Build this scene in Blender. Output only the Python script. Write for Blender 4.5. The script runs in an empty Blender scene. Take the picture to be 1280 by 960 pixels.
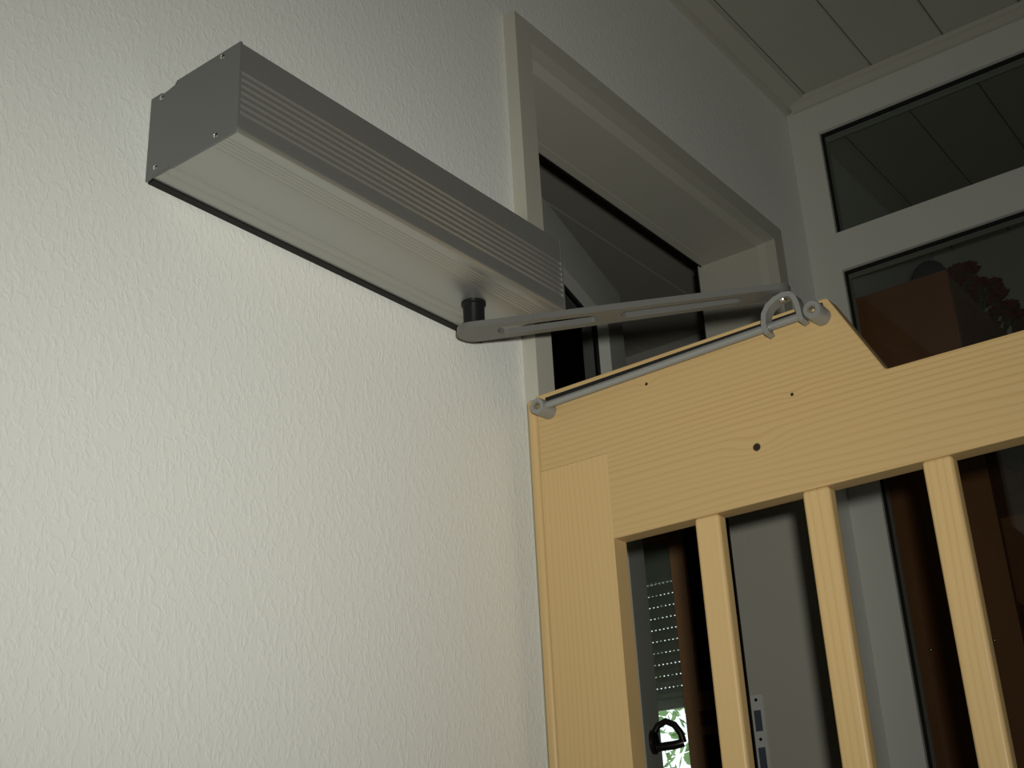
import bpy, bmesh, math, random
from mathutils import Vector, Matrix

# ------------------------------------------------------------------ camera, light, exposure
scene = bpy.context.scene
COL = scene.collection
CAM = Vector((-0.72446, -1.01980, 0.64554))
RIGHT = Vector((0.606066, -0.793801, -0.050626))
UP = Vector((-0.273710, -0.267891, 0.923752))
FWD = Vector((0.746838, 0.545998, 0.379631))
cd = bpy.data.cameras.new('camera')
cd.sensor_width = 36.0
cd.lens = 1554.29 / 1280 * 36.0
cd.clip_start = 0.02
cam = bpy.data.objects.new('camera', cd)
cam.matrix_world = Matrix(((RIGHT.x, UP.x, -FWD.x, CAM.x), (RIGHT.y, UP.y, -FWD.y, CAM.y),
                           (RIGHT.z, UP.z, -FWD.z, CAM.z), (0, 0, 0, 1)))
COL.objects.link(cam)
scene.camera = cam

world = bpy.data.worlds.new('world')
scene.world = world
world.use_nodes = True
wb = world.node_tree.nodes['Background']
wb.inputs['Color'].default_value = (0.86, 0.95, 1.0, 1)
wb.inputs['Strength'].default_value = 2.2

# the flash of the compact camera that took the picture: just right of and above its lens
fl = bpy.data.lights.new('camera_flash', 'AREA')
fl.shape = 'DISK'
fl.size = 0.036
fl.energy = 5.7
fl.spread = math.radians(98)   # the beam of a small flash thins out towards the corners
fl.color = (1.0, 0.995, 0.93)
flo = bpy.data.objects.new('camera_flash', fl)
fm = cam.matrix_world.copy()
fm.translation = CAM + RIGHT * 0.034 + UP * 0.055 - FWD * 0.01
flo.matrix_world = fm
COL.objects.link(flo)

scene.view_settings.view_transform = 'Standard'
scene.view_settings.look = 'None'
scene.view_settings.gamma = 1.0
scene.view_settings.use_curve_mapping = False
scene.view_settings.exposure = 0.0

random.seed(7)

# ------------------------------------------------------------------ helpers
def tag(o, label=None, cat=None, group=None, kind=None):
    if label: o['label'] = label
    if cat: o['category'] = cat
    if group: o['group'] = group
    if kind: o['kind'] = kind
    return o

def empty(name, loc=(0, 0, 0)):
    o = bpy.data.objects.new(name, None)
    o.location = loc
    o.empty_display_size = 0.05
    COL.objects.link(o)
    return o

def box(bm, x0, x1, y0, y1, z0, z1):
    v = [bm.verts.new(p) for p in ((x0, y0, z0), (x1, y0, z0), (x1, y1, z0), (x0, y1, z0),
                                   (x0, y0, z1), (x1, y0, z1), (x1, y1, z1), (x0, y1, z1))]
    for f in ((3, 2, 1, 0), (4, 5, 6, 7), (0, 1, 5, 4), (1, 2, 6, 5), (2, 3, 7, 6), (3, 0, 4, 7)):
        bm.faces.new([v[i] for i in f])

def prism(bm, pts, axis, a0, a1):
    """pts: 2-D outline in the two other axes (kept in x,y,z order)."""
    def P(p, a):
        return {'x': (a, p[0], p[1]), 'y': (p[0], a, p[1]), 'z': (p[0], p[1], a)}[axis]
    A = [bm.verts.new(P(p, a0)) for p in pts]
    B = [bm.verts.new(P(p, a1)) for p in pts]
    n = len(pts)
    for i in range(n):
        j = (i + 1) % n
        bm.faces.new((A[i], A[j], B[j], B[i]))
    bm.faces.new(A[::-1])
    bm.faces.new(B)

def lathe(bm, origin, axis, prof, seg=24):
    """prof: list of (distance along axis, radius)."""
    ax = Vector(axis).normalized()
    u = ax.orthogonal().normalized()
    w = ax.cross(u)
    o = Vector(origin)
    rings = []
    for t, r in prof:
        if r < 1e-6:
            rings.append([bm.verts.new(o + ax * t)])
        else:
            rings.append([bm.verts.new(o + ax * t + (u * math.cos(2 * math.pi * k / seg) + w * math.sin(2 * math.pi * k / seg)) * r) for k in range(seg)])
    for a, b in zip(rings, rings[1:]):
        for k in range(seg):
            l = (k + 1) % seg
            if len(a) == 1 and len(b) == 1: continue
            if len(a) == 1: bm.faces.new((a[0], b[l], b[k]))
            elif len(b) == 1: bm.faces.new((a[k], a[l], b[0]))
            else: bm.faces.new((a[k], a[l], b[l], b[k]))
    if len(rings[0]) > 1: bm.faces.new(rings[0][::-1])
    if len(rings[-1]) > 1: bm.faces.new(rings[-1])

def tube(bm, pts, r, seg=10):
    pts = [Vector(p) for p in pts]
    rings = []
    prev = None
    for i, p in enumerate(pts):
        t = (pts[min(i + 1, len(pts) - 1)] - pts[max(i - 1, 0)]).normalized()
        u = t.orthogonal().normalized() if prev is None else (prev - t * prev.dot(t)).normalized()
        prev = u
        w = t.cross(u)
        rings.append([bm.verts.new(p + (u * math.cos(2 * math.pi * k / seg) + w * math.sin(2 * math.pi * k / seg)) * r) for k in range(seg)])
    for a, b in zip(rings, rings[1:]):
        for k in range(seg):
            l = (k + 1) % seg
            bm.faces.new((a[k], a[l], b[l], b[k]))
    bm.faces.new(rings[0][::-1])
    bm.faces.new(rings[-1])

def obj(name, bm, mat, parent=None, bevel=0.0, segs=2, smooth=False, angle=40, keep=None):
    bmesh.ops.recalc_face_normals(bm, faces=bm.faces)
    if bevel > 0:
        ed = [e for e in bm.edges if len(e.link_faces) == 2 and e.calc_face_angle(0) > math.radians(30) and not (keep and keep(e))]
        bmesh.ops.bevel(bm, geom=ed, offset=bevel, segments=segs, profile=0.5, affect='EDGES', clamp_overlap=True)
    me = bpy.data.meshes.new(name)
    if smooth or bevel > 0:
        for f in bm.faces: f.smooth = True
        for e in bm.edges:
            if len(e.link_faces) == 2 and e.calc_face_angle(0) > math.radians(angle): e.smooth = False
    bm.to_mesh(me)
    bm.free()
    me.materials.append(mat)
    o = bpy.data.objects.new(name, me)
    COL.objects.link(o)
    if bevel > 0:
        wn = o.modifiers.new('weighted_normals', 'WEIGHTED_NORMAL')
        wn.keep_sharp = True
        wn.weight = 100
    if parent is not None:
        o.parent = parent
        if parent.location.length > 0 or parent.rotation_euler.z != 0 or parent.parent:
            bpy.context.view_layer.update()
            o.matrix_parent_inverse = parent.matrix_world.inverted()
    return o

def bxo(name, mat, dims, parent=None, bevel=0.0, **k):
    bm = bmesh.new()
    box(bm, *dims)
    return obj(name, bm, mat, parent, bevel, **k)

# ------------------------------------------------------------------ materials
def srgb(r, g, b):
    f = lambda c: (c / 255 / 12.92) if c / 255 <= 0.04045 else ((c / 255 + 0.055) / 1.055) ** 2.4
    return (f(r), f(g), f(b), 1)

def mat(name, col, rough=0.5, metal=0.0, spec=0.5):
    m = bpy.data.materials.new(name)
    m.use_nodes = True
    b = m.node_tree.nodes['Principled BSDF']
    b.inputs['Base Color'].default_value = col
    b.inputs['Roughness'].default_value = rough
    b.inputs['Metallic'].default_value = metal
    b.inputs['Specular IOR Level'].default_value = spec
    return m

def nodes(m):
    return m.node_tree.nodes, m.node_tree.links, m.node_tree.nodes['Principled BSDF']

def coords(N, L, scale=(1, 1, 1), rot=(0, 0, 0)):
    tc = N.new('ShaderNodeTexCoord')
    mp = N.new('ShaderNodeMapping')
    mp.inputs['Scale'].default_value = scale
    mp.inputs['Rotation'].default_value = rot
    L.new(tc.outputs['Object'], mp.inputs['Vector'])
    return mp.outputs['Vector']

def add_noise_tint(m, scale, c0, c1, stretch=(1, 1, 1), detail=3):
    N, L, b = nodes(m)
    n = N.new('ShaderNodeTexNoise')
    n.inputs['Scale'].default_value = scale
    n.inputs['Detail'].default_value = detail
    L.new(coords(N, L, stretch), n.inputs['Vector'])
    r = N.new('ShaderNodeValToRGB')
    r.color_ramp.elements[0].position = 0.3
    r.color_ramp.elements[1].position = 0.7
    r.color_ramp.elements[0].color = c0
    r.color_ramp.elements[1].color = c1
    L.new(n.outputs['Fac'], r.inputs['Fac'])
    L.new(r.outputs['Color'], b.inputs['Base Color'])
    return m

def wallpaper():
    m = mat('woodchip_wallpaper', (0.76, 0.77, 0.72, 1), 0.75, spec=0.25)
    N, L, b = nodes(m)
    v = coords(N, L, (1.0, 1.0, 0.55), (0, 0.45, 0))
    n1 = N.new('ShaderNodeTexNoise'); n1.inputs['Scale'].default_value = 138; n1.inputs['Detail'].default_value = 2.5
    n1.inputs['Distortion'].default_value = 0.9
    L.new(v, n1.inputs['Vector'])
    r = N.new('ShaderNodeMapRange'); r.inputs['From Min'].default_value = 0.47; r.inputs['From Max'].default_value = 0.66
    L.new(n1.outputs['Fac'], r.inputs['Value'])
    n2 = N.new('ShaderNodeTexNoise'); n2.inputs['Scale'].default_value = 420; n2.inputs['Detail'].default_value = 2
    L.new(v, n2.inputs['Vector'])
    ad = N.new('ShaderNodeMath'); ad.operation = 'MULTIPLY_ADD'
    L.new(n2.outputs['Fac'], ad.inputs[0]); ad.inputs[1].default_value = 0.25
    L.new(r.outputs['Result'], ad.inputs[2])
    bp = N.new('ShaderNodeBump'); bp.inputs['Strength'].default_value = 0.27; bp.inputs['Distance'].default_value = 0.0013
    L.new(ad.outputs[0], bp.inputs['Height'])
    L.new(bp.outputs['Normal'], b.inputs['Normal'])
    return m

def white_board(name, col):
    m = mat(name, col, 0.5, spec=0.3)
    N, L, b = nodes(m)
    n = N.new('ShaderNodeTexNoise'); n.inputs['Scale'].default_value = 30; n.inputs['Detail'].default_value = 3
    L.new(coords(N, L, (0.05, 1, 1)), n.inputs['Vector'])
    bp = N.new('ShaderNodeBump'); bp.inputs['Strength'].default_value = 0.08; bp.inputs['Distance'].default_value = 0.001
    L.new(n.outputs['Fac'], bp.inputs['Height']); L.new(bp.outputs['Normal'], b.inputs['Normal'])
    return m

def pine(name, along, knots=(), shift=0.0, tint=1.0):
    """light spruce/pine with growth-ring lines running along axis 'y' or 'z'."""
    m = mat(name, (0.6, 0.4, 0.2, 1), 0.42, spec=0.4)
    N, L, b = nodes(m)
    tc = N.new('ShaderNodeTexCoord')
    st = (1, 0.12, 1) if along == 'y' else (1, 1, 0.10)
    mp = N.new('ShaderNodeMapping'); mp.inputs['Scale'].default_value = st
    mp.inputs['Location'].default_value = (shift, shift * 0.7, shift * 1.3)
    L.new(tc.outputs['Object'], mp.inputs['Vector'])
    wob = N.new('ShaderNodeTexNoise'); wob.inputs['Scale'].default_value = 9.0; wob.inputs['Detail'].default_value = 2
    L.new(mp.outputs['Vector'], wob.inputs['Vector'])
    sep = N.new('ShaderNodeSeparateXYZ'); L.new(tc.outputs['Object'], sep.inputs[0])
    # ring coordinate: distance across the board + wobble
    k = N.new('ShaderNodeMath'); k.operation = 'MULTIPLY_ADD'
    L.new(wob.outputs['Fac'], k.inputs[0]); k.inputs[1].default_value = 0.055
    L.new(sep.outputs['Z' if along == 'y' else 'Y'], k.inputs[2])
    val = k.outputs[0]
    for (ky, kz, kr) in knots:            # rings bend round a knot
        cx = N.new('ShaderNodeCombineXYZ'); cx.inputs['X'].default_value = 0
        L.new(sep.outputs['Y'], cx.inputs['Y']); L.new(sep.outputs['Z'], cx.inputs['Z'])
        sc_ = N.new('ShaderNodeVectorMath'); sc_.operation = 'SUBTRACT'; L.new(cx.outputs[0], sc_.inputs[0]); sc_.inputs[1].default_value = (0, ky, kz)
        ml = N.new('ShaderNodeVectorMath'); ml.operation = 'MULTIPLY'; L.new(sc_.outputs[0], ml.inputs[0]); ml.inputs[1].default_value = (1, 0.5, 1)
        ln = N.new('ShaderNodeVectorMath'); ln.operation = 'LENGTH'; L.new(ml.outputs[0], ln.inputs[0])
        mr = N.new('ShaderNodeMapRange'); mr.inputs['From Min'].default_value = 0; mr.inputs['From Max'].default_value = kr * 5
        mr.inputs['To Min'].default_value = kr * 1.6; mr.inputs['To Max'].default_value = 0; mr.interpolation_type = 'SMOOTHSTEP'
        L.new(ln.outputs['Value'], mr.inputs['Value'])
        a = N.new('ShaderNodeMath'); a.operation = 'ADD'; L.new(val, a.inputs[0]); L.new(mr.outputs['Result'], a.inputs[1])
        val = a.outputs[0]
    fr = N.new('ShaderNodeMath'); fr.operation = 'MULTIPLY'; L.new(val, fr.inputs[0]); fr.inputs[1].default_value = 115.0
    fc = N.new('ShaderNodeMath'); fc.operation = 'FRACT'; L.new(fr.outputs[0], fc.inputs[0])
    rp = N.new('ShaderNodeValToRGB')
    e = rp.color_ramp.elements
    e[0].position = 0.0; e[0].color = (0.575 * tint, 0.402 * tint, 0.182 * tint, 1)
    e[1].position = 0.55; e[1].color = (0.57 * tint, 0.396 * tint, 0.178 * tint, 1)
    x = rp.color_ramp.elements.new(0.85); x.color = (0.49 * tint, 0.318 * tint, 0.122 * tint, 1)
    x = rp.color_ramp.elements.new(1.0); x.color = (0.555 * tint, 0.382 * tint, 0.168 * tint, 1)
    L.new(fc.outputs[0], rp.inputs['Fac'])
    # how strongly rings show varies over the board
    amp = N.new('ShaderNodeTexNoise'); amp.inputs['Scale'].default_value = 6; L.new(mp.outputs['Vector'], amp.inputs['Vector'])
    ar = N.new('ShaderNodeMapRange'); ar.inputs['From Min'].default_value = 0.38; ar.inputs['From Max'].default_value = 0.6
    ar.inputs['To Min'].default_value = 0.12 if along == 'z' else 0.3; ar.inputs['To Max'].default_value = 0.6 if along == 'z' else 0.9
    L.new(amp.outputs['Fac'], ar.inputs['Value'])
    mix = N.new('ShaderNodeMixRGB'); mix.inputs['Color1'].default_value = (0.565 * tint, 0.392 * tint, 0.177 * tint, 1)
    L.new(ar.outputs['Result'], mix.inputs['Fac']); L.new(rp.outputs['Color'], mix.inputs['Color2'])
    col = mix.outputs['Color']
    for (ky, kz, kr) in knots:
        cx = N.new('ShaderNodeCombineXYZ')
        L.new(sep.outputs['Y'], cx.inputs['Y']); L.new(sep.outputs['Z'], cx.inputs['Z'])
        ds = N.new('ShaderNodeVectorMath'); ds.operation = 'DISTANCE'; L.new(cx.outputs[0], ds.inputs[0]); ds.inputs[1].default_value = (0, ky, kz)
        mr = N.new('ShaderNodeMapRange'); mr.inputs['From Min'].default_value = kr * 0.75; mr.inputs['From Max'].default_value = kr
        mr.inputs['To Min'].default_value = 1; mr.inputs['To Max'].default_value = 0
        L.new(ds.outputs['Value'], mr.inputs['Value'])
        mx = N.new('ShaderNodeMixRGB'); L.new(mr.outputs['Result'], mx.inputs['Fac']); L.new(col, mx.inputs['Color1'])
        mx.inputs['Color2'].default_value = (0.02, 0.012, 0.006, 1)
        col = mx.outputs['Color']
    L.new(col, b.inputs['Base Color'])
    bp = N.new('ShaderNodeBump'); bp.inputs['Strength'].default_value = 0.06; bp.inputs['Distance'].default_value = 0.001
    L.new(fc.outputs[0], bp.inputs['Height']); L.new(bp.outputs['Normal'], b.inputs['Normal'])
    return m

def brown_wood(name, c0, c1, along='z'):
    m = mat(name, c0, 0.45)
    return add_noise_tint(m, 14, c0, c1, (1, 1, 0.08) if along == 'z' else (1, 0.08, 1), 4)

def glass(name, tint, ior=1.45, rough=0.0):
    m = bpy.data.materials.new(name)
    m.use_nodes = True
    N, L = m.node_tree.nodes, m.node_tree.links
    N.remove(N['Principled BSDF'])
    out = N['Material Output']
    t = N.new('ShaderNodeBsdfTransparent'); t.inputs['Color'].default_value = tint
    g = N.new('ShaderNodeBsdfGlossy'); g.inputs['Roughness'].default_value = rough
    f = N.new('ShaderNodeFresnel'); f.inputs['IOR'].default_value = ior
    mx = N.new('ShaderNodeMixShader')
    L.new(f.outputs[0], mx.inputs[0]); L.new(t.outputs[0], mx.inputs[1]); L.new(g.outputs[0], mx.inputs[2])
    L.new(mx.outputs[0], out.inputs['Surface'])
    return m

def brushed(name, col, rough, metal, axis_stretch=(0.02, 1, 1)):
    m = mat(name, col, rough, metal)
    N, L, b = nodes(m)
    n = N.new('ShaderNodeTexNoise'); n.inputs['Scale'].default_value = 900; n.inputs['Detail'].default_value = 2
    L.new(coords(N, L, axis_stretch), n.inputs['Vector'])
    bp = N.new('ShaderNodeBump'); bp.inputs['Strength'].default_value = 0.12; bp.inputs['Distance'].default_value = 0.0004
    L.new(n.outputs['Fac'], bp.inputs['Height']); L.new(bp.outputs['Normal'], b.inputs['Normal'])
    return m

M = {}
M['wall'] = wallpaper()
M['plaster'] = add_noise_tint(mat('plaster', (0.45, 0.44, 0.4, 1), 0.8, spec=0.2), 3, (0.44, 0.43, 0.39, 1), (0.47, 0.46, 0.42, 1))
M['board'] = white_board('white_ceiling_board', (0.405, 0.395, 0.335, 1))
M['paint'] = white_board('white_paint', (0.44, 0.427, 0.355, 1))
M['frame'] = white_board('white_window_frame', (0.53, 0.535, 0.48, 1))
M['gasket'] = mat('black_rubber', (0.012, 0.012, 0.012, 1), 0.6, spec=0.2)
M['glass'] = glass('window_glass', (0.80, 0.82, 0.80, 1))
M['door_glass'] = glass('door_glass', (0.45, 0.46, 0.44, 1))
M['floor'] = add_noise_tint(mat('floor_laminate', (0.4, 0.3, 0.2, 1), 0.45), 5, (0.20, 0.14, 0.09, 1), (0.26, 0.18, 0.115, 1), (0.2, 3, 1))
M['alu'] = brushed('grey_anodised_aluminium', (0.41, 0.41, 0.38, 1), 0.40, 0.76)
M['cap'] = mat('grey_cap', (0.145, 0.15, 0.14, 1), 0.5, 0.2)
M['armgrey'] = mat('grey_painted_metal', (0.155, 0.155, 0.143, 1), 0.38, 0.35)
M['steel'] = mat('steel', (0.62, 0.62, 0.6, 1), 0.22, 1.0)
M['zinc'] = mat('dull_zinc', (0.62, 0.62, 0.58, 1), 0.45, 0.15)
M['slotsteel'] = mat('blued_steel', (0.10, 0.115, 0.14, 1), 0.4, 0.3)
M['railgrey'] = mat('grey_rail_metal', (0.27, 0.272, 0.255, 1), 0.34, 0.3)
M['brass'] = mat('brass_screw', (0.28, 0.21, 0.12, 1), 0.5, 0.8)
M['black'] = mat('black_plastic', (0.008, 0.008, 0.009, 1), 0.4, spec=0.2)
M['pine_h'] = pine('pine_rail', 'y', ((-0.3813, 1.1564, 0.0060), (-0.2306, 1.2872, 0.0026), (-0.4386, 1.2126, 0.0026)), 0.0, 0.90)
M['pine_v'] = pine('pine_stile', 'z', (), 0.31, 0.98)
M['pine_s'] = [pine('pine_slat_%d' % i, 'z', (), 0.9 + i * 0.77, 1.04) for i in range(3)]
M['pine_b'] = pine('pine_batten', 'z', (), 2.3, 0.96)
M['brown'] = brown_wood('brown_wood', (0.25, 0.092, 0.034, 1), (0.32, 0.125, 0.048, 1))
M['brown_d'] = brown_wood('dark_brown_wood', (0.05, 0.022, 0.012, 1), (0.075, 0.034, 0.018, 1))
M['brown_m'] = brown_wood('mid_brown_wood', (0.54, 0.29, 0.14, 1), (0.60, 0.35, 0.18, 1))
M['shutter'] = mat('grey_shutter', (0.62, 0.64, 0.56, 1), 0.5)
M['bronze'] = mat('dark_handle', (0.03, 0.025, 0.025, 1), 0.3, 0.6)
M['red'] = add_noise_tint(mat('red_cloth', (0.3, 0.02, 0.02, 1), 0.8), 60, (0.20, 0.012, 0.012, 1), (0.34, 0.03, 0.025, 1))
M['stem'] = mat('dark_stem', (0.03, 0.06, 0.02, 1), 0.7)
M['knit'] = add_noise_tint(mat('dark_knit', (0.03, 0.03, 0.04, 1), 0.9), 90, (0.02, 0.022, 0.03, 1), (0.05, 0.05, 0.065, 1))
M['ground'] = add_noise_tint(mat('lawn_soil', (0.1, 0.14, 0.05, 1), 0.9), 8, (0.08, 0.11, 0.04, 1), (0.14, 0.2, 0.07, 1))
lf = mat('leaf', (0.10, 0.22, 0.05, 1), 0.5)
add_noise_tint(lf, 9, (0.12, 0.26, 0.06, 1), (0.34, 0.50, 0.20, 1))
N_, L_, b_ = nodes(lf)
b_.inputs['Transmission Weight'].default_value = 0.0
M['leaf'] = lf

def struct(name, bm, m, label, cat, parent=None, **k):
    o = obj(name, bm, m, parent, **k)
    return tag(o, label, cat, kind='structure')

# ------------------------------------------------------------------ the setting
X0, XR, XF = -2.6, 1.954, 3.05      # end of the room, window wall, far wall
Y0, Y1 = -2.6, 2.6
WT = 0.16                            # thickness of the papered wall
ZC = 2.515                           # underside of ceiling boards

bm = bmesh.new(); box(bm, X0 - .1, XF + .1, Y0 - .1, Y1 + .1, -.1, 0)
struct('floor', bm, M['floor'], 'brown laminate floor running through the rooms', 'floor')

# papered wall with the doorway
OX0, OX1, OZ = 0.735, 1.702, 2.022
bm = bmesh.new()
box(bm, X0 - .1, OX0, 0, WT, 0, ZC + .06)
box(bm, OX1, XF, 0, WT, 0, ZC + .06)
box(bm, OX0, OX1, 0, WT, OZ, ZC + .06)
struct('wall_left', bm, M['wall'], 'white woodchip papered wall carrying the door opener', 'wall')
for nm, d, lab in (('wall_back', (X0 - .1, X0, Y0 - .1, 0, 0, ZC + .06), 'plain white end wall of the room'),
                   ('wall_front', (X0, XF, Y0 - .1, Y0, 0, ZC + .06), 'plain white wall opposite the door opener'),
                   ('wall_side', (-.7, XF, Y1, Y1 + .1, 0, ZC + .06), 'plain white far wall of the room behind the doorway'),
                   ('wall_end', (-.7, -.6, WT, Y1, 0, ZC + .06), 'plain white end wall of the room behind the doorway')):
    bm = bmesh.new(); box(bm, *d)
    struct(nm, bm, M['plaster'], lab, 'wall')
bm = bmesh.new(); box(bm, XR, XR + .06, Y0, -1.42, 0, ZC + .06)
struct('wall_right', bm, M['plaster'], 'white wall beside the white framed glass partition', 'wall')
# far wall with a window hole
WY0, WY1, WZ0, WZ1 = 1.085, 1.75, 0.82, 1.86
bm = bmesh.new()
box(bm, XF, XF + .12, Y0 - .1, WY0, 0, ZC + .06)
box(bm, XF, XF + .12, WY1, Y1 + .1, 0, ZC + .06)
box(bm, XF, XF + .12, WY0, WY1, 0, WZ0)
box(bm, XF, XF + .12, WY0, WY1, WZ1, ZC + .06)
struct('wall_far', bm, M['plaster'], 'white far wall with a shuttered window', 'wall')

# ceiling: slab and single boards with V joints between them
bm = bmesh.new(); box(bm, X0 - .1, XF + .12, Y0 - .1, Y1 + .1, ZC + .012, ZC + .10)
ceil = struct('ceiling', bm, M['board'], 'white ceiling panelled with long boards', 'ceiling')
def ceiling_boards(xa, xb, joints):
    for ya, yb in zip(joints, joints[1:]):
        y_lo, y_hi = min(ya, yb) + .0012, max(ya, yb) - .0012
        c = .0035
        bm = bmesh.new()
        prism(bm, [(y_lo, ZC + .012), (y_lo, ZC + c), (y_lo + c, ZC), (y_hi - c, ZC), (y_hi, ZC + c), (y_hi, ZC + .012)], 'x', xa, xb)
        obj('ceiling_board', bm, M['board'], ceil)
J = [0.0] + [-0.066 - .182 * i for i in range(14)] + [Y0]
ceiling_boards(X0, XR, J)
ceiling_boards(XR + .06, XF, J)
ceiling_boards(-.6, XF, [WT] + [.38 + .364 * i for i in range(6)] + [Y1])

# ceiling trims
bm = bmesh.new()
prism(bm, [(0, 2.494), (-.010, 2.494), (-.016, 2.502), (-.020, 2.502), (-.058, 2.508), (-.062, 2.516), (0, 2.516)], 'x', X0, XR)
struct('trim_1', bm, M['paint'], 'white cove strip between papered wall and ceiling', 'trim')
bm = bmesh.new()
prism(bm, [(XR, 2.490), (XR - .008, 2.492), (XR - .024, 2.502), (XR - .030, 2.504), (XR - .032, 2.5155), (XR, 2.5155)], 'y', Y0, -.02)
struct('trim_2', bm, M['paint'], 'white ceiling strip above the glass partition', 'trim')

# glass partition
w1 = tag(empty('window_1', (XR, -.75, 0)), 'white framed glass partition with a high transom pane', 'window', kind='structure')
PY0, PY1 = -.077, -1.34
bm = bmesh.new()
box(bm, XR, XR + .06, PY0, 0, 0, 2.50)
box(bm, XR, XR + .06, -1.42, PY1, 0, 2.50)
box(bm, XR, XR + .06, PY1, PY0, 2.4095, 2.50)
box(bm, XR, XR + .06, PY1, PY0, 2.0135, 2.116)
box(bm, XR, XR + .06, PY1, PY0, 0, .14)
obj('window_frame', bm, M['frame'], w1)
for za, zb in ((2.116, 2.4095), (.14, 2.0135)):
    p = bxo('glass_pane', M['glass'], (XR + .028, XR + .034, PY1, PY0, za, zb), w1)
    bm = bmesh.new()
    t = .0032
    box(bm, XR + .012, XR + .028, PY0 - t, PY0, za, zb); box(bm, XR + .012, XR + .028, PY1, PY1 + t, za, zb)
    box(bm, XR + .012, XR + .028, PY1 + t, PY0 - t, zb - t, zb); box(bm, XR + .012, XR + .028, PY1 + t, PY0 - t, za, za + t)
    obj('gasket', bm, M['gasket'], w1)

# doorway: casing, lining, gasket, strike plate, glazed leaf standing ajar
d1 = tag(empty('door_1', (1.2, .07, 0)), 'white cased doorway with a glazed door ajar', 'door', kind='structure')
CY = -.025
for pts in ([(.703, 0), (.747, 0), (.747, 2.0115), (.703, 2.0545)], [(1.736, 0), (1.690, 0), (1.690, 2.0115), (1.736, 2.0545)],
            [(.703, 2.0545), (.747, 2.0115), (1.690, 2.0115), (1.736, 2.0545)]):
    bm = bmesh.new(); prism(bm, pts, 'y', CY, 0)
    obj('casing_board', bm, M['paint'], d1)
YL = .164
def lining(name, pts, kind):
    bm = bmesh.new()
    if kind == 'top':
        prism(bm, pts, 'x', .735, 1.702)
    else:
        prism(bm, pts, 'z', 0, 2.0105)
    obj(name, bm, M['paint'], d1)
lining('door_lining', [(0, 2.0115), (.019, 2.006), (.140, 2.006), (.1405, 2.0075), (.143, 2.0075), (.1435, 2.006), (YL, 2.006), (YL, 2.022), (0, 2.022)], 'top')
lining('door_lining', [(1.690, 0), (1.685, .019), (1.685, .140), (1.6865, .1405), (1.6865, .143), (1.685, .1435), (1.685, YL + .01), (1.702, YL + .01), (1.702, 0)], 'side')
lining('door_lining', [(.747, 0), (.752, .019), (.752, YL), (.735, YL), (.735, 0)], 'side')
bm = bmesh.new()
box(bm, .752, 1.685, YL, YL + .004, 2.0045, 2.016)
box(bm, 1.6835, 1.690, YL + .010, YL + .013, 0, 2.0045)
obj('gasket', bm, M['gasket'], d1)
sp = bxo('strike_plate', M['zinc'], (1.6828, 1.685, .146, .172, .70, 1.003), d1)
for za, zb in ((.930, .972), (.825, .898)):
    bxo('latch_slot', M['slotsteel'], (1.6824, 1.6830, .152, .168, za, zb), sp)
for zz in (.993, .914, .80):
    bm = bmesh.new(); lathe(bm, (1.6830, .160, zz), (-1, 0, 0), [(0, .0035), (.0005, .0035)], 12)
    obj('screw', bm, M['black'], sp)

# leaf
LA = math.radians(14.6)
LH = Vector((.745, .168, 0))
LM = Matrix.Translation(LH) @ Matrix.Rotation(LA, 4, 'Z')
LW, LZ = 1.025, 2.040
def leaf_obj(name, bm, m, parent, **k):
    bmesh.ops.transform(bm, matrix=LM, verts=bm.verts)
    return obj(name, bm, m, parent, **k)
bm = bmesh.new()
sw, rw, th, rec = .125, .120, .060, .034
box(bm, 0, sw, 0, th, .01, LZ); box(bm, LW - sw, LW, 0, th, .01, LZ)
box(bm, sw, LW - sw, 0, th, LZ - rw, LZ); box(bm, sw, LW - sw, 0, th, .01, .14)
leaf = leaf_obj('door_leaf', bm, M['frame'], d1)
bm = bmesh.new(); box(bm, sw, LW - sw, rec, rec + .006, .14, LZ - rw)
leaf_obj('glass_pane', bm, M['door_glass'], leaf)
bm = bmesh.new()
g = .005
box(bm, sw, sw + g, rec - .006, rec, .14, LZ - rw); box(bm, LW - sw - g, LW - sw, rec - .006, rec, .14, LZ - rw)
box(bm, sw + g, LW - sw - g, rec - .006, rec, LZ - rw - g, LZ - rw); box(bm, sw + g, LW - sw - g, rec - .006, rec, .14, .14 + g)
leaf_obj('gasket', bm, M['gasket'], leaf)
bm = bmesh.new()
hx, hz = .955, .922
lathe(bm, (hx, 0, hz + .012), (0, -1, 0), [(0, .026), (.007, .026), (.010, .022)], 20)
tube(bm, [(hx, -.004, hz), (hx, -.05, hz + .002), (hx + .004, -.068, hz + .006)], .0095)
tube(bm, [(hx, -.004, hz + .028), (hx, -.016, hz + .045), (hx, -.034, hz + .053), (hx, -.052, hz + .044), (hx + .002, -.064, hz + .026), (hx + .004, -.068, hz + .006)], .0075)
leaf_obj('door_handle', bm, M['bronze'], leaf, smooth=True)

# window in the far wall
w2 = tag(empty('window_2', (XF, 1.4, WZ0)), 'window in the far wall of the room behind the doorway', 'window', kind='structure')
bm = bmesh.new()
fw = .03
box(bm, XF + .03, XF + .08, WY0, WY0 + fw - .02, WZ0, WZ1); box(bm, XF + .03, XF + .08, WY1 - fw, WY1, WZ0, WZ1)
box(bm, XF + .03, XF + .08, WY0 + fw - .02, WY1 - fw, WZ1 - .05, WZ1); box(bm, XF + .03, XF + .08, WY0 + fw - .02, WY1 - fw, WZ0, WZ0 + .06)
obj('window_frame', bm, M['brown_m'], w2)
bxo('glass_pane', M['glass'], (XF + .05, XF + .055, WY0 + .01, WY1 - fw, WZ0 + .06, WZ1 - .05), w2)

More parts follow.
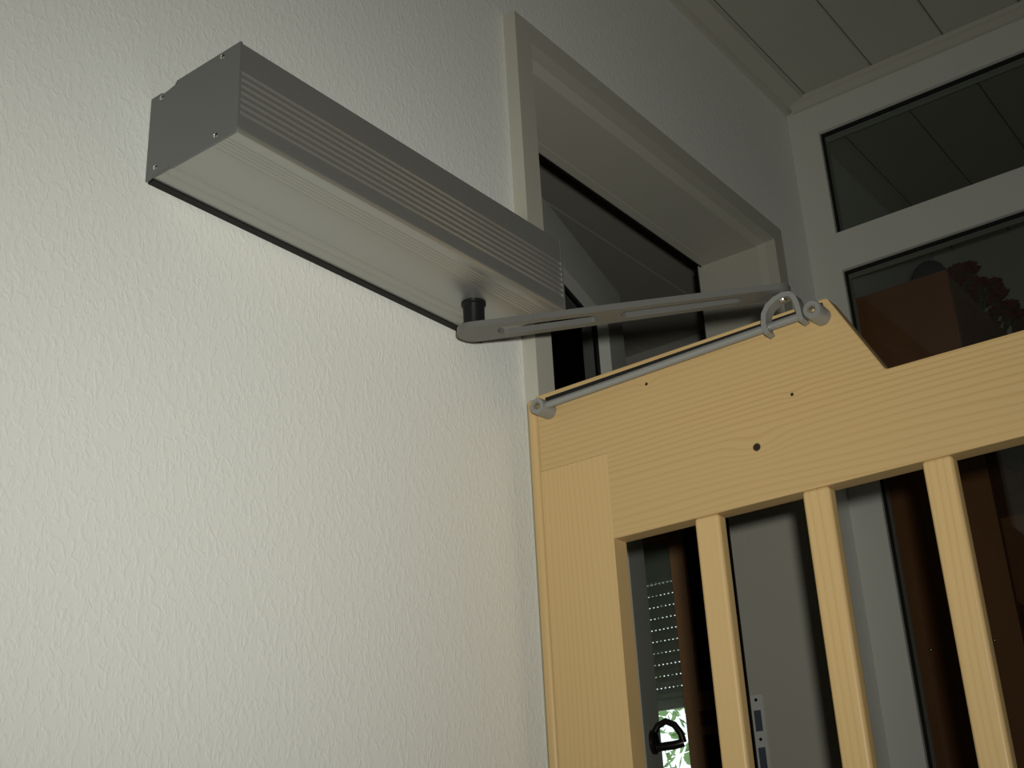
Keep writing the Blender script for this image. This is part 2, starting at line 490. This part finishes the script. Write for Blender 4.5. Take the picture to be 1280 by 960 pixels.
# panelled brown door in the far wall, seen between the gate slats
d2 = tag(empty('door_2', (XF, .62, 0)), 'brown wooden panelled door beside the far window', 'door', kind='structure')
DY0, DY1 = 1.075, .28
dx = XF - .035
for ya, yb in ((DY0, DY0 - .055), (DY1 + .055, DY1)):
    bxo('door_stile', M['brown_m'], (dx, XF, yb, ya, 0, 2.05), d2)
for za, zb in ((1.99, 2.05), (1.175, 1.238), (1.098, 1.128), (.0, .12)):
    bxo('door_rail', M['brown_m'], (dx, XF, DY1 + .055, DY0 - .055, za, zb), d2)
bxo('door_rail', M['brown'], (dx - .004, XF, DY1 + .055, DY0 - .055, 1.128, 1.175), d2)
for za, zb in ((1.238, 1.99), (.12, 1.098)):
    bxo('door_panel', M['brown_d'], (dx + .02, XF, DY1 + .055, DY0 - .055, za, zb), d2)

# ------------------------------------------------------------------ door opener on the wall
op = tag(empty('door_opener', (.3, 0, 1.4)), 'grey ribbed aluminium door opener box mounted on the white wall', 'door opener')
bxo('mounting_plate', M['gasket'], (.004, .598, -.0105, 0, 1.3985, 1.508), op)
prof = [(-.0105, 1.510), (-.0105, 1.4008)]
def groove(y, d=.00045, w=.0011):
    return [(y + w, 1.4), (y, 1.4 + d), (y - w, 1.4)]
for y in (-.030, -.046, -.1105, -.1170, -.1225, -.128, -.1335):
    prof += groove(y)
for k in range(7):                               # rounded lower front edge
    a = math.pi / 2 * k / 6
    prof.append((-.1472 - .005 * math.sin(a), 1.405 - .005 * math.cos(a)))
zr = 1.4205
for k in range(7):                               # seven ribs
    p = .0084
    prof += [(-.1522, zr), (-.1500, zr + p * .18), (-.1500, zr + p * .42), (-.1522, zr + p * .62)]
    zr += p
prof += [(-.1522, 1.5115), (-.1512, 1.5125)]
prof += [(-.048, 1.5125), (-.047, 1.509), (-.012, 1.509)]
bm = bmesh.new(); prism(bm, prof, 'x', .003, .597)
obj('housing', bm, M['alu'], op, smooth=True, angle=25)
cap_o = [(-.0005, 1.3995), (-.013, 1.4025), (-.042, 1.4030), (-.0435, 1.3993), (-.1475, 1.3993), (-.1525, 1.4045), (-.1527, 1.5130),
         (-.0455, 1.5130), (-.0465, 1.5092), (-.0300, 1.5065), (-.0235, 1.5062), (-.0200, 1.5085), (-.0015, 1.5085)]
for xa, xb in ((0, .003), (.597, .600)):
    bm = bmesh.new(); prism(bm, cap_o, 'x', xa, xb)
    cp = obj('end_cap', bm, M['cap'], op)
    for (y, z) in ((-.1235, 1.5070), (-.0205, 1.5015), (-.1180, 1.4080), (-.0170, 1.4110)):
        bm = bmesh.new()
        s = -1 if xa == 0 else 1
        lathe(bm, (xa if s < 0 else xb, y, z), (s, 0, 0), [(0, .0032), (.0008, .0031), (.0016, .0022), (.0018, .0010), (.0012, .0006)], 14)
        obj('screw', bm, M['steel'], cp, smooth=True)
# spindle
SX, SY = .490, -.074
bm = bmesh.new()
lathe(bm, (SX, SY, 1.4), (0, 0, -1), [(0, .0172), (.004, .0172), (.0055, .0150), (.031, .0146), (.034, .0150), (.0345, .0195), (.040, .0195)], 32)
obj('spindle', bm, M['black'], op, smooth=True)
# slotted arm
EX, EY = .639, -.452
AZ0, AZ1 = 1.3525, 1.338       # underside height at spindle and at slider
ALEN = math.hypot(EX - SX, EY - SY)
AT = .0085
H0, H1 = .0245, .0165
def hw(u): return H0 + (H1 - H0) * max(0, min(1, u / ALEN))
out = []
for k in range(13):
    a = math.pi / 2 + math.pi * k / 12
    out.append((H0 * math.cos(a), H0 * math.sin(a)))
for k in range(13):
    a = -math.pi / 2 + math.pi * k / 12
    out.append((ALEN + H1 * math.cos(a), H1 * math.sin(a)))
def slot(u0, u1, r0, r1):
    pts = []
    for k in range(7):
        a = math.pi / 2 + math.pi * k / 6
        pts.append((u0 + r0 * math.cos(a), r0 * math.sin(a)))
    for k in range(7):
        a = -math.pi / 2 + math.pi * k / 6
        pts.append((u1 + r1 * math.cos(a), r1 * math.sin(a)))
    return pts
bm = bmesh.new()
edges = []
for loop in (out, slot(.045, .160, .0125, .0105), slot(.212, .352, .0100, .0080)):
    vs = [bm.verts.new((p[0], p[1], 0)) for p in loop]
    for i in range(len(vs)):
        edges.append(bm.edges.new((vs[i], vs[(i + 1) % len(vs)])))
bmesh.ops.triangle_fill(bm, use_beauty=True, use_dissolve=False, edges=edges)
ex = bmesh.ops.extrude_face_region(bm, geom=list(bm.faces))
bmesh.ops.translate(bm, vec=(0, 0, AT), verts=[v for v in ex['geom'] if isinstance(v, bmesh.types.BMVert)])
u = Vector((EX - SX, EY - SY, AZ1 - AZ0)).normalized()
v_ = Vector((-u.y, u.x, 0)).normalized()
n = u.cross(v_)
bmesh.ops.transform(bm, matrix=Matrix(((u.x, v_.x, n.x, SX), (u.y, v_.y, n.y, SY), (u.z, v_.z, n.z, AZ0), (0, 0, 0, 1))), verts=bm.verts)
arm = obj('arm', bm, M['armgrey'], op)
# slider hook: bent band riding on the rail
path = [(-.4312, 1.2890), (-.4290, 1.2945), (-.4280, 1.3035), (-.4300, 1.3165), (-.4365, 1.3260), (-.4470, 1.3320), (-.4590, 1.3345),
        (-.4675, 1.3330), (-.4730, 1.3265), (-.4760, 1.3160), (-.4772, 1.3025), (-.4780, 1.2960), (-.4795, 1.2915)]
bm = bmesh.new()
hx0, hx1, ht = .6350, .6530, .0034
rings = []
for i, p in enumerate(path):
    a = Vector(path[max(i - 1, 0)]); b = Vector(path[min(i + 1, len(path) - 1)])
    t = (b - a).normalized(); nn = Vector((-t.y, t.x)) * ht
    rings.append([bm.verts.new(c) for c in ((hx0, p[0] + nn.x, p[1] + nn.y), (hx1, p[0] + nn.x, p[1] + nn.y), (hx1, p[0] - nn.x, p[1] - nn.y), (hx0, p[0] - nn.x, p[1] - nn.y))])
for a, b in zip(rings, rings[1:]):
    for k in range(4):
        bm.faces.new((a[k], a[(k + 1) % 4], b[(k + 1) % 4], b[k]))
bm.faces.new(rings[0][::-1]); bm.faces.new(rings[-1])
obj('slider_hook', bm, M['railgrey'], arm, smooth=True, angle=50)
bm = bmesh.new()
lathe(bm, (.643, -.4555, 1.3340), (0, 0, -1), [(-.004, .006), (.003, .006), (.0055, .0045), (.0065, .0015), (.0068, 0)], 16)
obj('screw', bm, M['steel'], arm, smooth=True)

# ------------------------------------------------------------------ wooden gate
GX, GT = .6686, .031
gate = tag(empty('wooden_gate', (GX, -.5, 0)), 'pale pine slatted gate with a raised corner, standing open from the wall', 'gate')
GL, GR = -.0435, -1.02
ZJ = 1.2043
bm = bmesh.new()
YS = -.1575
rail = [(GL, ZJ + .0003), (GL, 1.3220), (-.4990, 1.3274), (-.5038, 1.3266), (-.5610, 1.2125), (-.565, 1.2112), (GR, 1.2100), (GR, ZJ + .0003), (-.9, ZJ + .0003), (-.9, 1.090), (-.62, 1.0872), (YS + .0003, 1.0822), (YS + .0003, ZJ + .0003)]
prism(bm, rail, 'x', GX, GX + GT)
def at_joint(e):                      # glued joints stay tight, only free edges are eased
    a, b = e.verts[0].co, e.verts[1].co
    return all(abs(p.z - ZJ) < .002 for p in (a, b)) or (all(abs(p.y - YS) < .002 for p in (a, b)) and max(a.z, b.z) > 1.1) \
        or all(abs(p.y + .9) < .002 for p in (a, b))
obj('top_rail', bm, M['pine_h'], gate, .0022, keep=at_joint)
bm = bmesh.new(); box(bm, GX + .0001, GX + GT, YS + .0003, GL, .12, ZJ); obj('stile', bm, M['pine_v'], gate, .0012, keep=at_joint)
bm = bmesh.new(); box(bm, GX, GX + GT, GR, -.9, .12, ZJ); obj('stile', bm, M['pine_v'], gate, .0012, keep=at_joint)
bm = bmesh.new(); box(bm, GX, GX + GT, -.9, YS, .12, .24); obj('bottom_rail', bm, M['pine_h'], gate, .002)
for i in range(4):
    yc = -.2975 - .1517 * i
    zt = 1.0820 + (-.16 - yc) * .0115
    bm = bmesh.new(); box(bm, GX + .0012, GX + .024, yc - .0180, yc + .0180, .235, zt + .0015)
    obj('slat', bm, M['pine_s'][i % 3], gate, .0055, segs=4)
# slide rail on the gate: rod between two round posts
ry0, ry1 = -.066, -.4935
rz = lambda y: 1.2918 + (ry0 - y) * .0262
RXX = .6460
bm = bmesh.new(); tube(bm, [(RXX, ry0, rz(ry0)), (RXX, ry1, rz(ry1))], .0052, 16)
sr = obj('slide_rail', bm, M['railgrey'], gate, smooth=True)
bm = bmesh.new()
za, zb = 1.3070, 1.3165
prism(bm, [(ry0 + .004, za - .003), (ry1 - .004, za + .0045), (ry1 - .004, zb + .0045), (ry0 + .004, zb - .003)], 'x', GX - .003, GX)
obj('backing_strip', bm, M['gasket'], sr)
for y in (ry0, ry1):
    bm = bmesh.new(); lathe(bm, (GX, y, rz(y)), (-1, 0, 0), [(0, .0122), (.0300, .0122), (.0318, .0112), (.0318, .0060), (.0300, .0055)], 32)
    obj('rail_post', bm, M['railgrey'], sr, smooth=True)
    bm = bmesh.new(); lathe(bm, (GX - .0300, y, rz(y)), (-1, 0, 0), [(0, .0045), (.0012, .0042), (.0020, .0028), (.0022, .001), (.0012, .0008)], 16)
    obj('screw', bm, M['brass'], sr, smooth=True)

# batten on the casing that the gate hangs from
bm = bmesh.new(); box(bm, GX - .001, .742, -.0420, -.0252, .0, 1.3195)
hb = obj('hinge_batten', bm, M['pine_b'], None, .0065, segs=4)
tag(hb, 'narrow rounded pine batten between the papered wall and the gate', 'batten')

# ------------------------------------------------------------------ behind the glass partition
bc = tag(empty('bookcase', (2.6, -.13, 0)), 'tall brown wooden bookcase end panel behind the glass partition', 'bookcase')
BX0, BX1, BY, BZ = 2.17, 2.87, -.263, 2.032
bxo('side_panel', M['brown'], (BX0, BX0 + .022, BY, -.004, 0, BZ), bc)
bxo('side_panel', M['brown'], (BX1 - .022, BX1, BY, -.004, 0, BZ), bc)
bxo('back_panel', M['brown_d'], (BX0 + .022, BX1 - .022, -.012, -.004, 0, BZ), bc)
for z in (.06, .42, .80, 1.18, 1.56, BZ - .024):
    bxo('shelf', M['brown'], (BX0 + .022, BX1 - .022, BY + .006, -.012, z, z + .022), bc)
for (y, z) in ((-.056, 1.1195), (-.202, 1.1190)):
    bm = bmesh.new(); lathe(bm, (BX0, y, z), (-1, 0, 0), [(0, .004), (.002, .0036), (.003, .002), (.0032, 0)], 12)
    obj('fitting_screw', bm, M['steel'], bc, smooth=True)
bm = bmesh.new()
seg = 20
lathe(bm, (2.225, -.205, BZ), (0, 0, 1), [(0, .044), (.010, .046), (.030, .043), (.048, .032), (.060, .016), (.064, 0)], seg)
for v in bm.verts: v.co += Vector((random.uniform(-1, 1), random.uniform(-1, 1), random.uniform(0, .5))) * .002 if v.co.z > BZ + .005 else Vector()
tag(obj('knitted_cap', bm, M['knit'], None, smooth=True), 'small dark knitted cap on top of the bookcase', 'cap')

cb = tag(empty('cupboard', (2.9, -.7, 0)), 'dark brown cupboard behind the glass, next to the bookcase', 'cupboard')
KX, KY0, KY1, KZ = 2.62, -.285, -1.15, 2.045
bxo('carcass', M['brown_d'], (KX + .02, 3.02, KY1, KY0, 0, KZ), cb)
for ya, yb in ((KY0, -.716), (-.720, KY1)):
    dd = bxo('cupboard_door', M['brown_d'], (KX, KX + .02, yb + .002, ya - .002, .08, KZ - .03), cb, .003)
    kb = bmesh.new(); lathe(kb, (KX, (-.70 if ya == KY0 else -.736), 1.05), (-1, 0, 0), [(0, .006), (.012, .006), (.016, .013), (.026, .013), (.030, .008), (.031, 0)], 16)
    obj('knob', kb, M['bronze'], dd, smooth=True)

def bouquet(x, y, r, z, lift, label, seed):
    rnd = random.Random(seed)
    root = tag(empty('flower_bunch', (x, y, z)), label, 'flowers')
    for k in range(34):
        a = rnd.uniform(0, 2 * math.pi); e = rnd.uniform(-.75, 1.3); rr = r * rnd.uniform(.55, 1.0)
        c = Vector((x + rr * math.cos(a) * math.cos(e) * .7, y - .02 + rr * math.sin(a) * math.cos(e), z + lift + rr * math.sin(e) * .75))
        bm = bmesh.new()
        br = rnd.uniform(.016, .026)
        for layer in range(3):                     # rings of petals
            npet = 5 + layer
            for q in range(npet):
                th_ = 2 * math.pi * q / npet + layer * .5
                d = Vector((math.cos(th_), math.sin(th_), 0))
                s = Vector((-math.sin(th_), math.cos(th_), 0))
                w = br * .42
                tilt = .25 + .35 * (2 - layer)
                L0 = br * (.5 + .25 * layer)
                pts = [c + d * br * .1, c + d * L0 * .6 + s * w + Vector((0, 0, tilt * L0 * .7)), c + d * L0 + Vector((0, 0, tilt * L0)), c + d * L0 * .6 - s * w + Vector((0, 0, tilt * L0 * .7))]
                bm.faces.new([bm.verts.new(p) for p in pts])
        bmesh.ops.solidify(bm, geom=list(bm.faces), thickness=.0012)
        bl = obj('blossom', bm, M['red'], root)
        if k % 6 == 0:
            bm = bmesh.new(); tube(bm, [(x, y, z + .002), ((x + c.x) / 2, (y + c.y) / 2, z + lift * .6), c], .0022, 6)
            obj('stem', bm, M['stem'], root)
bouquet(2.36, -.225, .045, BZ, .055, 'small bunch of dark red cloth flowers on the bookcase, next to the dark cap', 1)
bouquet(2.52, -.240, .060, BZ, .060, 'bushy bunch of dark red cloth flowers between two smaller bunches on the bookcase', 2)
bouquet(2.70, -.240, .050, BZ, .055, 'bunch of dark red cloth flowers at the bookcase end away from the cap', 3)

# ------------------------------------------------------------------ roller shutter and the garden beyond
sh = tag(empty('roller_shutter', (XF + .1, 1.42, 1.2)), 'grey perforated roller shutter half lowered outside the far window', 'shutter')
SXA, SXB = XF + .094, XF + .102
sz0, pit = 1.250, .0408
def shutter_slat():
    bm = bmesh.new()
    ya, yb = WY0 + .004, WY1 - .004
    prism(bm, [(SXA, 0), (SXA - .002, .018), (SXA, .0366), (SXB, .0366), (SXB + .002, .018), (SXB, 0)], 'y', ya, yb)
    y = ya
    while y < yb - .012:                           # tongue with punched light holes
        box(bm, SXA + .002, SXB - .002, y, min(y + .0100, yb), .0366, pit)
        y += .0165
    me = bpy.data.meshes.new('slat'); bmesh.ops.recalc_face_normals(bm, faces=bm.faces); bm.to_mesh(me); bm.free()
    me.materials.append(M['shutter'])
    return me
sme = shutter_slat()
bpy.context.view_layer.update()
inv = sh.matrix_world.inverted()
for i in range(10):
    o = bpy.data.objects.new('slat', sme)
    COL.objects.link(o)
    o.parent = sh
    o.matrix_parent_inverse = inv
    o.location = (0, 0, sz0 + i * pit)
bxo('bottom_bar', M['shutter'], (SXA - .004, SXB + .004, WY0 + .004, WY1 - .004, 1.213, sz0 - .0005), sh, .002)
bxo('shutter_box', M['shutter'], (SXA - .010, XF + .118, WY0 + .004, WY1 - .004, sz0 + 10 * pit + .001, WZ1 - .003), sh, .003)

bm = bmesh.new(); box(bm, XF + .12, 9, -1, 8, -.4, -.3)
struct('ground_garden', bm, M['ground'], 'garden ground outside the far window', 'ground')
bm = bmesh.new()
rnd = random.Random(11)
for i in range(6000):
    c = Vector((rnd.uniform(4.3, 5.4), rnd.uniform(1.2, 3.8), rnd.uniform(-.3, 2.6)))
    d = Vector((rnd.uniform(-1, 1), rnd.uniform(-1, 1), rnd.uniform(-1, 1))).normalized()
    s = d.orthogonal().normalized() * rnd.uniform(.014, .024)
    l = d * rnd.uniform(.022, .042)
    bm.faces.new([bm.verts.new(p) for p in (c - l, c + s, c + l, c - s)])
lv = obj('hedge_leaves', bm, M['leaf'])
tag(lv, 'loose green hedge foliage in the garden outside the window', 'hedge', kind='stuff')
